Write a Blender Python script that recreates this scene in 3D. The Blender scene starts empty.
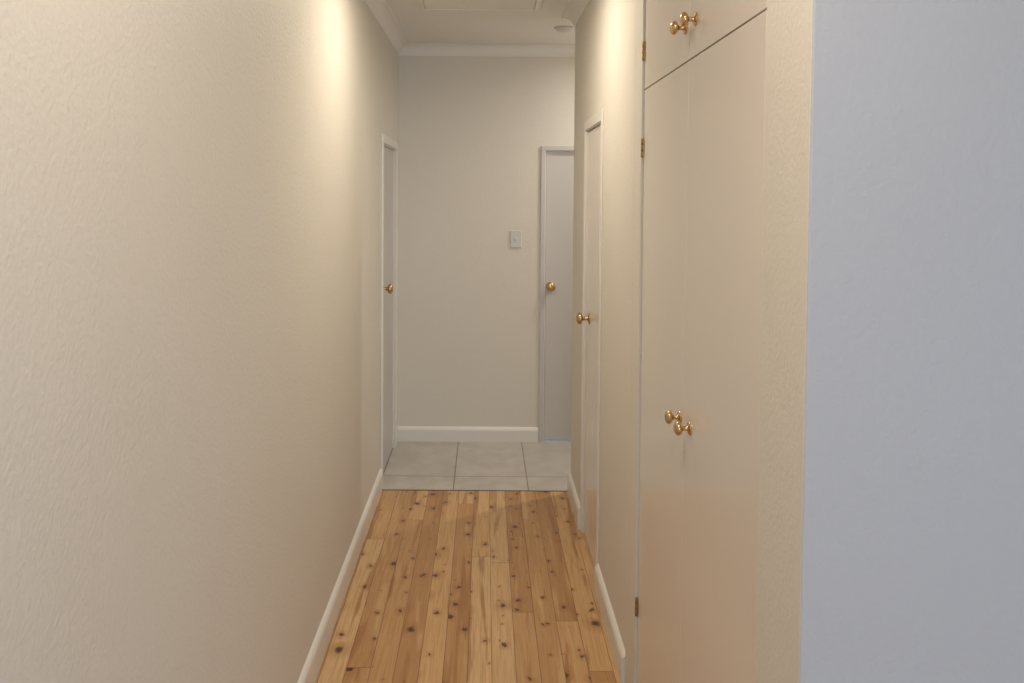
import bpy, bmesh, math
from mathutils import Matrix, Vector
sc = bpy.context.scene
sc.view_settings.view_transform = 'Standard'
sc.view_settings.exposure = 0.5

# ---------------------------------------------------------------- constants
H = 1.72
XL, XR = -0.608, 0.505         # left / right wall faces
YB = 5.55                      # end wall
YE = 4.60                      # where right wall stops (side passage)
YN = 1.25                      # near end of right wall (room corner)
YR = -3.2                      # rear wall of the room behind the camera
XF = 3.2                       # far side of room
XP = 2.4                       # end of side passage
ZC = 2.75
YT = 4.610                     # timber / tile junction

# ---------------------------------------------------------------- materials
def newmat(name):
    m = bpy.data.materials.new(name); m.use_nodes = True
    nt = m.node_tree
    return m, nt, nt.nodes['Principled BSDF']
def N(nt, t, **kw):
    n = nt.nodes.new(t)
    for k, v in kw.items(): setattr(n, k, v)
    return n
def math_n(nt, op, a, b=None, c=None):
    n = nt.nodes.new('ShaderNodeMath'); n.operation = op
    for i, v in enumerate((a, b, c)):
        if v is None: continue
        if isinstance(v, (int, float)): n.inputs[i].default_value = v
        else: nt.links.new(v, n.inputs[i])
    return n.outputs[0]
def mixc(nt, fac, a, b, mode='MIX'):
    n = nt.nodes.new('ShaderNodeMix'); n.data_type = 'RGBA'; n.blend_type = mode
    for s, v in ((n.inputs[0], fac), (n.inputs[6], a), (n.inputs[7], b)):
        if isinstance(v, (int, float)): s.default_value = v
        elif isinstance(v, tuple): s.default_value = (*v, 1)
        else: nt.links.new(v, s)
    return n.outputs[2]
def ramp(nt, fac, a, b, lo=0.0, hi=1.0):
    n = nt.nodes.new('ShaderNodeMapRange'); n.clamp = True; n.interpolation_type = 'SMOOTHSTEP'
    nt.links.new(fac, n.inputs[0])
    n.inputs[1].default_value = a; n.inputs[2].default_value = b
    n.inputs[3].default_value = lo; n.inputs[4].default_value = hi
    return n.outputs[0]

def paint(name, col, rough=0.6, bump=0.0, scale=120, spec=0.4, var=0.03):
    m, nt, b = newmat(name)
    tc = N(nt, 'ShaderNodeTexCoord')
    n2 = N(nt, 'ShaderNodeTexNoise'); n2.inputs['Scale'].default_value = 1.3; n2.inputs['Detail'].default_value = 3
    nt.links.new(tc.outputs['Object'], n2.inputs['Vector'])
    dark = tuple(c*(1-var) for c in col); lite = tuple(min(1, c*(1+var)) for c in col)
    nt.links.new(mixc(nt, n2.outputs['Fac'], dark, lite), b.inputs['Base Color'])
    b.inputs['Roughness'].default_value = rough
    b.inputs['Specular IOR Level'].default_value = spec
    if bump:
        n1 = N(nt, 'ShaderNodeTexNoise'); n1.inputs['Scale'].default_value = scale; n1.inputs['Detail'].default_value = 2
        nt.links.new(tc.outputs['Object'], n1.inputs['Vector'])
        bp = N(nt, 'ShaderNodeBump'); bp.inputs['Strength'].default_value = bump; bp.inputs['Distance'].default_value = 0.002
        nt.links.new(n1.outputs['Fac'], bp.inputs['Height']); nt.links.new(bp.outputs['Normal'], b.inputs['Normal'])
    return m

M_wall = paint('wall_cream_paint', (0.70, 0.658, 0.58), 0.55, 0.6, 95)
M_room = paint('room_grey_daylight_tone', (0.42, 0.415, 0.41), 0.6, 0.4, 95)  # cool daylight look of the near wall put into a darker, greyer colour
M_ceil = paint('ceiling_paint', (0.79, 0.765, 0.72), 0.8, 0.1, 80)
M_trim = paint('trim_gloss_paint', (0.76, 0.73, 0.67), 0.3, 0.0, spec=0.5)
M_door = paint('door_paint', (0.56, 0.53, 0.50), 0.35, 0.15, 30, spec=0.5)
M_cup = paint('cupboard_semi_gloss', (0.755, 0.69, 0.615), 0.17, 0.08, 10, spec=0.5)
M_white = paint('white_plastic', (0.62, 0.60, 0.55), 0.35)
M_dark = paint('dark_gap', (0.06, 0.05, 0.04), 0.8)

m, nt, b = newmat('brass'); M_brass = m
b.inputs['Base Color'].default_value = (0.60, 0.42, 0.22, 1); b.inputs['Metallic'].default_value = 1
nz = N(nt, 'ShaderNodeTexNoise'); nz.inputs['Scale'].default_value = 60
nt.links.new(ramp(nt, nz.outputs['Fac'], 0.3, 0.7, 0.16, 0.3), b.inputs['Roughness'])
m, nt, b = newmat('hinge_brass'); M_hinge = m
b.inputs['Base Color'].default_value = (0.40, 0.27, 0.13, 1); b.inputs['Metallic'].default_value = 0.9; b.inputs['Roughness'].default_value = 0.4
m, nt, b = newmat('painted_gap_light'); M_gap_light = m  # bluish colour standing in for light showing under the end door
b.inputs['Base Color'].default_value = (0.6, 0.68, 0.8, 1); b.inputs['Metallic'].default_value = 0.6; b.inputs['Roughness'].default_value = 0.35

# timber floor ------------------------------------------------------
m, nt, b = newmat('cypress_floorboards'); M_wood = m
tc = N(nt, 'ShaderNodeTexCoord'); sp = N(nt, 'ShaderNodeSeparateXYZ'); nt.links.new(tc.outputs['Object'], sp.inputs[0])
X, Y = sp.outputs[0], sp.outputs[1]
PW, PL = 0.088, 2.1
xs = math_n(nt, 'DIVIDE', math_n(nt, 'ADD', X, 20.03), PW)
ix = math_n(nt, 'FLOOR', xs); fx = math_n(nt, 'FRACT', xs)
wn = N(nt, 'ShaderNodeTexWhiteNoise', noise_dimensions='1D'); nt.links.new(ix, wn.inputs['W'])
ys = math_n(nt, 'ADD', math_n(nt, 'DIVIDE', math_n(nt, 'ADD', Y, 20.0), PL), math_n(nt, 'MULTIPLY', wn.outputs['Value'], 7.3))
iy = math_n(nt, 'FLOOR', ys); fy = math_n(nt, 'FRACT', ys)
cb = N(nt, 'ShaderNodeCombineXYZ'); nt.links.new(ix, cb.inputs[0]); nt.links.new(iy, cb.inputs[1])
wn2 = N(nt, 'ShaderNodeTexWhiteNoise', noise_dimensions='2D'); nt.links.new(cb.outputs[0], wn2.inputs['Vector'])
rnd = wn2.outputs['Value']; spc = N(nt, 'ShaderNodeSeparateColor'); nt.links.new(wn2.outputs['Color'], spc.inputs[0])
rnd2 = spc.outputs[1]; rnd3 = spc.outputs[2]
px_ = math_n(nt, 'ADD', X, math_n(nt, 'MULTIPLY', rnd, 13.0)); py_ = math_n(nt, 'ADD', Y, math_n(nt, 'MULTIPLY', rnd2, 17.0))
pc = N(nt, 'ShaderNodeCombineXYZ'); nt.links.new(px_, pc.inputs[0]); nt.links.new(py_, pc.inputs[1]); nt.links.new(rnd, pc.inputs[2])
def stretched(sx, sy, scale, detail=4, dist=0.0):
    mp = N(nt, 'ShaderNodeMapping'); mp.inputs['Scale'].default_value = (sx, sy, 1); nt.links.new(pc.outputs[0], mp.inputs['Vector'])
    n = N(nt, 'ShaderNodeTexNoise'); n.inputs['Scale'].default_value = scale; n.inputs['Detail'].default_value = detail
    n.inputs['Distortion'].default_value = dist
    nt.links.new(mp.outputs[0], n.inputs['Vector']); return n.outputs['Fac']
g_fine = stretched(1, 0.03, 150); g_broad = stretched(1, 0.06, 22, 3, 0.8)
base = mixc(nt, ramp(nt, rnd, 0, 1), (0.44, 0.235, 0.092), (0.63, 0.39, 0.18))
base = mixc(nt, ramp(nt, rnd3, 0.78, 0.80, 0, 0.6), base, (0.72, 0.50, 0.27))
base = mixc(nt, ramp(nt, g_broad, 0.54, 0.66, 0, 0.75), base, (0.33, 0.145, 0.048))
base = mixc(nt, ramp(nt, g_broad, 0.28, 0.46, 0.5, 0), base, (0.70, 0.47, 0.25))
base = mixc(nt, ramp(nt, g_fine, 0.35, 0.7, 0, 0.4), base, (0.34, 0.16, 0.055))
def knots(scale, sy, keep, r0, r1):
    mp = N(nt, 'ShaderNodeMapping'); mp.inputs['Scale'].default_value = (1, sy, 1); nt.links.new(pc.outputs[0], mp.inputs['Vector'])
    wob = N(nt, 'ShaderNodeTexNoise'); wob.inputs['Scale'].default_value = 45; nt.links.new(pc.outputs[0], wob.inputs['Vector'])
    vm = N(nt, 'ShaderNodeVectorMath', operation='MULTIPLY_ADD'); nt.links.new(wob.outputs['Color'], vm.inputs[0])
    vm.inputs[1].default_value = (0.022, 0.022, 0); nt.links.new(mp.outputs[0], vm.inputs[2])
    v = N(nt, 'ShaderNodeTexVoronoi', voronoi_dimensions='2D'); v.inputs['Scale'].default_value = scale; nt.links.new(vm.outputs[0], v.inputs['Vector'])
    s = N(nt, 'ShaderNodeSeparateColor'); nt.links.new(v.outputs['Color'], s.inputs[0])
    on = math_n(nt, 'LESS_THAN', s.outputs[0], keep)
    size = math_n(nt, 'ADD', math_n(nt, 'MULTIPLY', math_n(nt, 'POWER', s.outputs[1], 2.0), 1.1), 0.35)
    d = math_n(nt, 'DIVIDE', v.outputs['Distance'], size)
    core = math_n(nt, 'MULTIPLY', ramp(nt, d, r0, r1, 1, 0), on)
    halo = math_n(nt, 'MULTIPLY', ramp(nt, d, r0, r1*3.0, 1, 0), on)
    return core, halo
for args in ((7, 0.8, 0.52, 0.04, 0.125), (14, 0.7, 0.30, 0.05, 0.13)):
    core, halo = knots(*args)
    base = mixc(nt, math_n(nt, 'MULTIPLY', halo, 0.5), base, (0.32, 0.125, 0.035))
    base = mixc(nt, math_n(nt, 'MULTIPLY', core, 0.92), base, (0.065, 0.023, 0.01))
ex = math_n(nt, 'MINIMUM', fx, math_n(nt, 'SUBTRACT', 1.0, fx))
ey = math_n(nt, 'MINIMUM', fy, math_n(nt, 'SUBTRACT', 1.0, fy))
gap = math_n(nt, 'MAXIMUM', ramp(nt, ex, 0.006, 0.022, 1, 0), ramp(nt, ey, 0.0005, 0.0011, 1, 0))
base = mixc(nt, math_n(nt, 'MULTIPLY', gap, 0.72), base, (0.11, 0.045, 0.02))
nt.links.new(base, b.inputs['Base Color'])
nt.links.new(ramp(nt, g_fine, 0.2, 0.8, 0.26, 0.36), b.inputs['Roughness'])
bp = N(nt, 'ShaderNodeBump'); bp.inputs['Strength'].default_value = 0.3; bp.inputs['Distance'].default_value = 0.002
nt.links.new(math_n(nt, 'SUBTRACT', 1.0, gap), bp.inputs['Height']); nt.links.new(bp.outputs['Normal'], b.inputs['Normal'])

# floor tiles -------------------------------------------------------
m, nt, b = newmat('grey_floor_tile'); M_tile = m
tc = N(nt, 'ShaderNodeTexCoord'); sp = N(nt, 'ShaderNodeSeparateXYZ'); nt.links.new(tc.outputs['Object'], sp.inputs[0])
def tl(c, off, pitch):
    s = math_n(nt, 'DIVIDE', math_n(nt, 'SUBTRACT', c, off), pitch); f = math_n(nt, 'FRACT', s)
    e = math_n(nt, 'MULTIPLY', math_n(nt, 'MINIMUM', f, math_n(nt, 'SUBTRACT', 1.0, f)), pitch)
    return math_n(nt, 'FLOOR', s), e
ix, ex = tl(sp.outputs[0], -0.178-0.44*5, 0.44); iy, ey = tl(sp.outputs[1], 4.845-0.72*5, 0.72)
e = math_n(nt, 'MINIMUM', ex, math_n(nt, 'MULTIPLY', ey, 0.8))
cb = N(nt, 'ShaderNodeCombineXYZ'); nt.links.new(ix, cb.inputs[0]); nt.links.new(iy, cb.inputs[1])
wn = N(nt, 'ShaderNodeTexWhiteNoise', noise_dimensions='2D'); nt.links.new(cb.outputs[0], wn.inputs['Vector'])
nz = N(nt, 'ShaderNodeTexNoise'); nz.inputs['Scale'].default_value = 7; nz.inputs['Detail'].default_value = 6; nt.links.new(tc.outputs['Object'], nz.inputs['Vector'])
c = mixc(nt, ramp(nt, nz.outputs['Fac'], 0.3, 0.7), (0.46, 0.415, 0.36), (0.55, 0.505, 0.45))
c = mixc(nt, math_n(nt, 'MULTIPLY', wn.outputs['Value'], 0.25), c, (0.38, 0.35, 0.31))
gr = ramp(nt, e, 0.002, 0.0038, 1, 0)
c = mixc(nt, gr, c, (0.17, 0.155, 0.14))
nt.links.new(c, b.inputs['Base Color']); b.inputs['Roughness'].default_value = 0.35
bp = N(nt, 'ShaderNodeBump'); bp.inputs['Strength'].default_value = 0.5; bp.inputs['Distance'].default_value = 0.002
nt.links.new(math_n(nt, 'SUBTRACT', 1.0, gr), bp.inputs['Height']); nt.links.new(bp.outputs['Normal'], b.inputs['Normal'])

def emis(name, col, s):
    m, nt, b = newmat(name); b.inputs['Base Color'].default_value = (0.8, 0.8, 0.8, 1)
    b.inputs['Emission Color'].default_value = (*col, 1); b.inputs['Emission Strength'].default_value = s
    return m
M_lamp = emis('lamp_diffuser', (1.0, 0.86, 0.66), 4)

# ---------------------------------------------------------------- mesh helpers
def link(o, parent=None):
    sc.collection.objects.link(o)
    if parent: o.parent = parent
    return o
def empty(name):
    e = bpy.data.objects.new(name, None); e.empty_display_size = 0.1
    return link(e)
def boxes(name, lst, mat, parent=None, bevel=0.0):
    bm = bmesh.new()
    for (x0, x1, y0, y1, z0, z1) in lst:
        r = bmesh.ops.create_cube(bm, size=1)
        bmesh.ops.scale(bm, vec=(x1-x0, y1-y0, z1-z0), verts=r['verts'])
        bmesh.ops.translate(bm, vec=((x0+x1)/2, (y0+y1)/2, (z0+z1)/2), verts=r['verts'])
    me = bpy.data.meshes.new(name); bm.to_mesh(me); bm.free()
    me.materials.append(mat)
    o = link(bpy.data.objects.new(name, me), parent)
    if bevel:
        md = o.modifiers.new('bevel', 'BEVEL'); md.width = bevel; md.segments = 3; md.limit_method = 'ANGLE'
        for p in me.polygons: p.use_smooth = True
        md.harden_normals = True
    return o
def lathe(name, prof, origin, axis, mat, parent=None, seg=36):
    """prof: (distance along axis, radius)"""
    a = Vector(axis).normalized(); q = Vector((0, 0, 1)).rotation_difference(a)
    bm = bmesh.new(); rings = []
    for (d, r) in prof:
        rings.append([bm.verts.new(Vector(origin) + q @ Vector((r*math.cos(2*math.pi*i/seg), r*math.sin(2*math.pi*i/seg), d))) for i in range(seg)])
    for A, B in zip(rings, rings[1:]):
        for i in range(seg):
            bm.faces.new((A[i], A[(i+1) % seg], B[(i+1) % seg], B[i]))
    bm.faces.new(rings[0][::-1]); bm.faces.new(rings[-1])
    bmesh.ops.recalc_face_normals(bm, faces=bm.faces)
    me = bpy.data.meshes.new(name); bm.to_mesh(me); bm.free(); me.materials.append(mat)
    for p in me.polygons: p.use_smooth = True
    return link(bpy.data.objects.new(name, me), parent)
def sweep(name, prof, path, zbase, mat, parent=None):
    bm = bmesh.new(); n = len(path); P = [Vector(p) for p in path]; rings = []
    for i in range(n):
        def nrm(a, b_):
            d = (b_-a).normalized(); return Vector((-d.y, d.x))
        if i == 0: mt = nrm(P[0], P[1])
        elif i == n-1: mt = nrm(P[-2], P[-1])
        else:
            n1, n2 = nrm(P[i-1], P[i]), nrm(P[i], P[i+1]); mt = (n1+n2)/(1+n1.dot(n2))
        rings.append([bm.verts.new((P[i].x+mt.x*d, P[i].y+mt.y*d, zbase+z)) for d, z in prof])
    k = len(prof)
    for A, B in zip(rings, rings[1:]):
        for j in range(k): bm.faces.new((A[j], B[j], B[(j+1) % k], A[(j+1) % k]))
    bm.faces.new(rings[0]); bm.faces.new(rings[-1][::-1])
    bmesh.ops.recalc_face_normals(bm, faces=bm.faces)
    me = bpy.data.meshes.new(name); bm.to_mesh(me); bm.free(); me.materials.append(mat)
    return link(bpy.data.objects.new(name, me), parent)

# ---------------------------------------------------------------- shell
T = 0.12
boxes('floor', [(XL-T, XF+T, YR-T, YT, -0.1, 0.0)], M_wood)
boxes('floor_tiled', [(XL-T, XP+T, YT, YB+T, -0.1, 0.0)], M_tile)
boxes('trim_floor_joint', [(XL, XR, YT-0.004, YT+0.004, 0.0, 0.0015)], M_dark)
boxes('ceiling', [(XL-T, XF+T, YR-T, YB+T, ZC, ZC+0.1)], M_ceil)
LD0, LD1, DH = 4.69, 5.40, 2.035
boxes('wall_left', [(XL-T, XL, YR-T, LD0, 0, ZC), (XL-T, XL, LD0, LD1, DH, ZC), (XL-T, XL, LD1, YB+T, 0, ZC)], M_wall)
BD0, BD1 = 0.410, 1.195
boxes('wall_back', [(XL, BD0, YB, YB+T, 0, ZC), (BD0, BD1, YB, YB+T, DH, ZC), (BD1, XP+T, YB, YB+T, 0, ZC)], M_wall)
RD0, RD1 = 3.49, 4.045
C0, C1 = 1.46, 2.70            # cupboard opening along y
boxes('wall_right', [(XR, XR+T, RD1, YE, 0, ZC), (XR, XR+T, RD0, RD1, DH+0.02, ZC), (XR, XR+T, C1, RD0, 0, ZC)], M_wall)
boxes('wall_right_header', [(XR, XR+T, C0, C1, 2.62, ZC)], M_wall)
boxes('wall_passage', [(XR+T, XP+T, YE-T, YE, 0, ZC)], M_wall)
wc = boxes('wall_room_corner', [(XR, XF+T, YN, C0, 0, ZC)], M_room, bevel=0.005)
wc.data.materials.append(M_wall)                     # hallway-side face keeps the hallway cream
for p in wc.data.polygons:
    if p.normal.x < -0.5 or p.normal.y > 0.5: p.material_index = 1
boxes('wall_passage_end', [(XP, XP+T, YE, YB, 0, ZC)], M_wall)
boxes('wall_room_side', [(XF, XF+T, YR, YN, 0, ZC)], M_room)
W0, W1, WZ0, WZ1 = -0.2, 2.6, 0.5, 2.3
boxes('wall_rear', [(XL, W0, YR-T, YR, 0, ZC), (W1, XF+T, YR-T, YR, 0, ZC), (W0, W1, YR-T, YR, 0, WZ0), (W0, W1, YR-T, YR, WZ1, ZC)], M_room)
w = empty('window_1')
fr = []
for x in (W0, (W0+W1)/2-0.02, W1-0.04): fr.append((x, x+0.04, YR-0.08, YR-0.03, WZ0, WZ1))
fr += [(W0, W1, YR-0.08, YR-0.03, WZ0, WZ0+0.04), (W0, W1, YR-0.08, YR-0.03, WZ1-0.04, WZ1)]
boxes('frame', fr, M_trim, w)
boxes('sill', [(W0-0.05, W1+0.05, YR-0.02, YR+0.05, WZ0-0.03, WZ0)], M_trim, w)

cv = 0.072
cove = [(0, 0), (0, -cv), (0.006, -cv)] + [(cv - (cv-0.006)*math.cos(a), -cv + (cv-0.006)*math.sin(a)) for a in [math.radians(t) for t in range(8, 90, 10)]] + [(cv, -0.006), (cv, 0)]
sweep('trim_cornice', cove, [(XF, YN), (XR, YN), (XR, YE), (XP, YE), (XP, YB), (XL, YB), (XL, YR)], ZC, M_ceil)
sk = [(0, 0), (0.018, 0), (0.018, 0.088), (0.0155, 0.099), (0.010, 0.107), (0.004, 0.112), (0, 0.114)]
skb = [(d, z*0.90) for d, z in sk]
sweep('baseboard_left', sk, [(XL, LD0-0.045), (XL, YR)], 0, M_trim)
sweep('baseboard_back', skb, [(BD0-0.030, YB), (XL+0.001, YB)], 0, M_trim)
sweep('baseboard_right', sk, [(XR, RD1+0.036), (XR, YE), (XP, YE)], 0, M_trim)
sweep('baseboard_right', sk, [(XR, C1+0.051), (XR, RD0-0.036)], 0, M_trim)
sweep('baseboard_room', sk, [(XF, YN), (XR+0.001, YN)], 0, M_trim)

# ---------------------------------------------------------------- knobs
def knob(parent, origin, axis, s=1.0, name='knob'):
    p = [(0, 0.025), (0.003, 0.0255), (0.006, 0.022), (0.008, 0.012), (0.012, 0.0085), (0.026, 0.0085), (0.030, 0.011),
         (0.033, 0.019), (0.037, 0.0245), (0.043, 0.0265), (0.049, 0.0255), (0.054, 0.021), (0.058, 0.013), (0.0595, 0.004)]
    return lathe(name, [(a*s, r*s) for a, r in p], origin, axis, M_brass, parent)
def hinge(parent, x, y, z, name='hinge'):
    boxes(name, [(x-0.002, x+0.001, y-0.006, y+0.012, z-0.030, z+0.030)], M_hinge, parent)
    for i in range(3):
        lathe(name+'_knuckle', [(0, 0.003), (0.0005, 0.0038), (0.0195, 0.0038), (0.020, 0.003)], (x-0.004, y, z-0.030+i*0.020), (0, 0, 1), M_hinge, parent, 16)

# left door -----------------------------------------------------------
AW = 0.050
d = empty('door_1')
boxes('leaf', [(XL-0.050, XL-0.012, LD0+0.020, LD1-0.020, 0.008, DH-0.020)], M_door, d, 0.002)
boxes('jamb', [(XL-T, XL, LD0, LD0+0.018, 0, DH), (XL-T, XL, LD1-0.018, LD1, 0, DH), (XL-T, XL, LD0, LD1, DH-0.018, DH)], M_trim, d)
boxes('architrave', [(XL, XL+0.012, LD0-AW+0.012, LD0+0.012, 0, DH+AW-0.012), (XL, XL+0.012, LD1-0.012, LD1+AW-0.012, 0, DH+AW-0.012),
                     (XL, XL+0.012, LD0+0.012, LD1-0.012, DH-0.012, DH+AW-0.012)], M_trim, d, 0.004)
knob(d, (XL-0.012, LD0+0.10, 1.155), (1, 0, 0), 1.15)
# end door -----------------------------------------------------------
d = empty('door_2')
boxes('leaf', [(BD0+0.010, BD1-0.010, YB+0.012, YB+0.048, 0.016, DH-0.010)], M_door, d, 0.002)
boxes('jamb', [(BD0, BD0+0.008, YB, YB+T, 0, DH), (BD1-0.008, BD1, YB, YB+T, 0, DH), (BD0, BD1, YB, YB+T, DH-0.008, DH)], M_trim, d)
boxes('architrave', [(BD0-0.028, BD0+0.002, YB-0.012, YB, 0, DH+0.030), (BD1-0.002, BD1+0.028, YB-0.012, YB, 0, DH+0.030),
                     (BD0+0.002, BD1-0.002, YB-0.012, YB, DH-0.002, DH+0.030)], M_door, d, 0.003)
boxes('gap_light_strip', [(BD0+0.008, BD1-0.008, YB, YB+0.1, 0, 0.010)], M_gap_light, d)  # added strip, imitates the bluish light in the gap below the leaf
knob(d, (BD0+0.045, YB+0.012, 1.09), (0, -1, 0), 1.2)
# right door ---------------------------------------------------------
d = empty('door_3'); DR = DH+0.02
boxes('leaf', [(XR+0.008, XR+0.044, RD0+0.014, RD1-0.014, 0.010, DR-0.014)], M_cup, d, 0.002)
boxes('jamb', [(XR, XR+T, RD0, RD0+0.011, 0, DR), (XR, XR+T, RD1-0.011, RD1, 0, DR), (XR, XR+T, RD0, RD1, DR-0.011, DR)], M_trim, d)
boxes('architrave', [(XR-0.007, XR, RD0-0.036, RD0+0.006, 0, DR+0.040), (XR-0.007, XR, RD1-0.006, RD1+0.036, 0, DR+0.040),
                     (XR-0.007, XR, RD0+0.006, RD1-0.006, DR-0.006, DR+0.040)], M_trim, d, 0.002)
knob(d, (XR+0.008, RD1-0.14, 1.12), (-1, 0, 0), 1.1)

# ---------------------------------------------------------------- built-in cupboard
cu = empty('built_in_cupboard')
F0, F1, FM, FZ = 1.463, 2.575, 2.015, 2.062
e0, e1 = C0+0.002, C1-0.002
boxes('carcass', [(XR+0.03, XR+0.60, e0, e0+0.016, 0, 2.615), (XR+0.03, XR+0.60, e1-0.016, e1, 0, 2.615), (XR+0.59, XR+0.606, e0, e1, 0, 2.615),
                  (XR+0.03, XR+0.59, e0, e1, 0, 0.06), (XR+0.03, XR+0.59, e0, e1, FZ-0.008, FZ+0.008), (XR+0.03, XR+0.59, e0, e1, 2.60, 2.615),
                  (XR+0.024, XR+0.05, FM-0.02, FM+0.02, 0.06, 2.60)], M_trim, cu)
boxes('stile', [(XR-0.006, XR+0.03, F1+0.003, e1, 0, 2.615), (XR-0.006, XR-0.0005, e1, C1+0.048, 0, 2.66)], M_wall, cu, 0.002)
boxes('plinth', [(XR+0.005, XR+0.03, F0, F1, 0, 0.055)], M_cup, cu)
g = 0.0012
for nm, y0, y1, z0, z1 in (('door_lower_far', FM+g, F1, 0.06, FZ-0.002), ('door_lower_near', F0, FM-g, 0.06, FZ-0.002),
                           ('door_upper_far', FM+g, F1, FZ+0.002, 2.60), ('door_upper_near', F0, FM-g, FZ+0.002, 2.60)):
    boxes(nm, [(XR+0.002, XR+0.021, y0, y1, z0, z1)], M_cup, cu, 0.0012)
for y, z in ((2.065, 1.150), (1.965, 1.150), (2.065, 2.150), (1.965, 2.150)):
    knob(cu, (XR+0.002, y-0.012, z), (-1, 0, 0), 0.66)
for z in (0.38, 1.875, 2.185):
    hinge(cu, XR-0.0005, F1-0.002, z)

# ---------------------------------------------------------------- small fittings
s = empty('light_switch')
boxes('plate', [(0.212-0.038, 0.212+0.038, YB-0.008, YB, 1.418-0.060, 1.418+0.060)], M_white, s, 0.003)
boxes('rocker', [(0.212-0.008, 0.212+0.008, YB-0.012, YB-0.006, 1.418-0.013, 1.418+0.013)], M_white, s, 0.002)
lathe('smoke_detector', [(0, 0.055), (0.010, 0.055), (0.013, 0.048), (0.022, 0.042), (0.026, 0.03), (0.028, 0.01)], (0.47, 4.93, ZC), (0, 0, -1), M_white)
hx0, hx1, hy0, hy1 = -0.37, 0.29, 3.85, 4.47
s = empty('ceiling_hatch')
boxes('frame', [(hx0, hx1, hy0, hy0+0.03, ZC-0.010, ZC), (hx0, hx1, hy1-0.03, hy1, ZC-0.010, ZC),
                (hx0, hx0+0.03, hy0+0.03, hy1-0.03, ZC-0.010, ZC), (hx1-0.03, hx1, hy0+0.03, hy1-0.03, ZC-0.010, ZC)], M_trim, s, 0.003)
boxes('panel', [(hx0+0.034, hx1-0.034, hy0+0.034, hy1-0.034, ZC-0.005, ZC)], M_ceil, s)

def downlight(x, y, energy, size=0.09, col=(1.0, 0.83, 0.62), spread=170):
    e = empty('ceiling_downlight')
    lathe('ring', [(0, 0.060), (0.004, 0.060), (0.008, 0.052), (0.006, 0.046), (0.0, 0.045)], (x, y, ZC), (0, 0, -1), M_white, e)
    lathe('diffuser', [(0, 0.045), (0.002, 0.045)], (x, y, ZC), (0, 0, -1), M_lamp, e)
    l = bpy.data.lights.new('downlight_lamp', 'AREA'); l.shape = 'DISK'; l.size = size; l.energy = energy; l.color = col; l.spread = math.radians(spread)
    o = link(bpy.data.objects.new('downlight_lamp', l), e); o.location = (x, y, ZC-0.012)
downlight(-0.05, 3.2, 10, size=0.12, col=(1.0, 0.89, 0.72))
downlight(1.3, 5.08, 12, col=(1.0, 0.96, 0.91))  # unseen lamp added to light the passage, in place of daylight from the right
downlight(0.0, 0.9, 8, size=0.12, col=(1.0, 0.86, 0.69))

# daylight through the rear window
l = bpy.data.lights.new('window_daylight', 'AREA'); l.shape = 'RECTANGLE'; l.size = 2.7; l.size_y = 1.75; l.energy = 76; l.color = (0.66, 0.79, 1.0)
o = link(bpy.data.objects.new('window_daylight', l)); o.location = ((W0+W1)/2, YR-0.2, (WZ0+WZ1)/2); o.rotation_euler = (math.radians(90), 0, 0)

w = bpy.data.worlds.new('World'); sc.world = w; w.use_nodes = True
w.node_tree.nodes['Background'].inputs[0].default_value = (0.75, 0.86, 1.0, 1); w.node_tree.nodes['Background'].inputs[1].default_value = 0.8

# ---------------------------------------------------------------- camera
cam = bpy.data.cameras.new('camera'); co = link(bpy.data.objects.new('camera', cam))
cam.sensor_width = 36; cam.lens = 800/1024*36; cam.clip_start = 0.02
cam.shift_x = 26.5/1024; cam.shift_y = -121/1024
co.matrix_world = Matrix.Translation((0, 0, H)) @ Matrix.Rotation(math.radians(90-1.8), 4, 'X') @ Matrix.Rotation(math.radians(0.4), 4, 'Z')
sc.camera = co
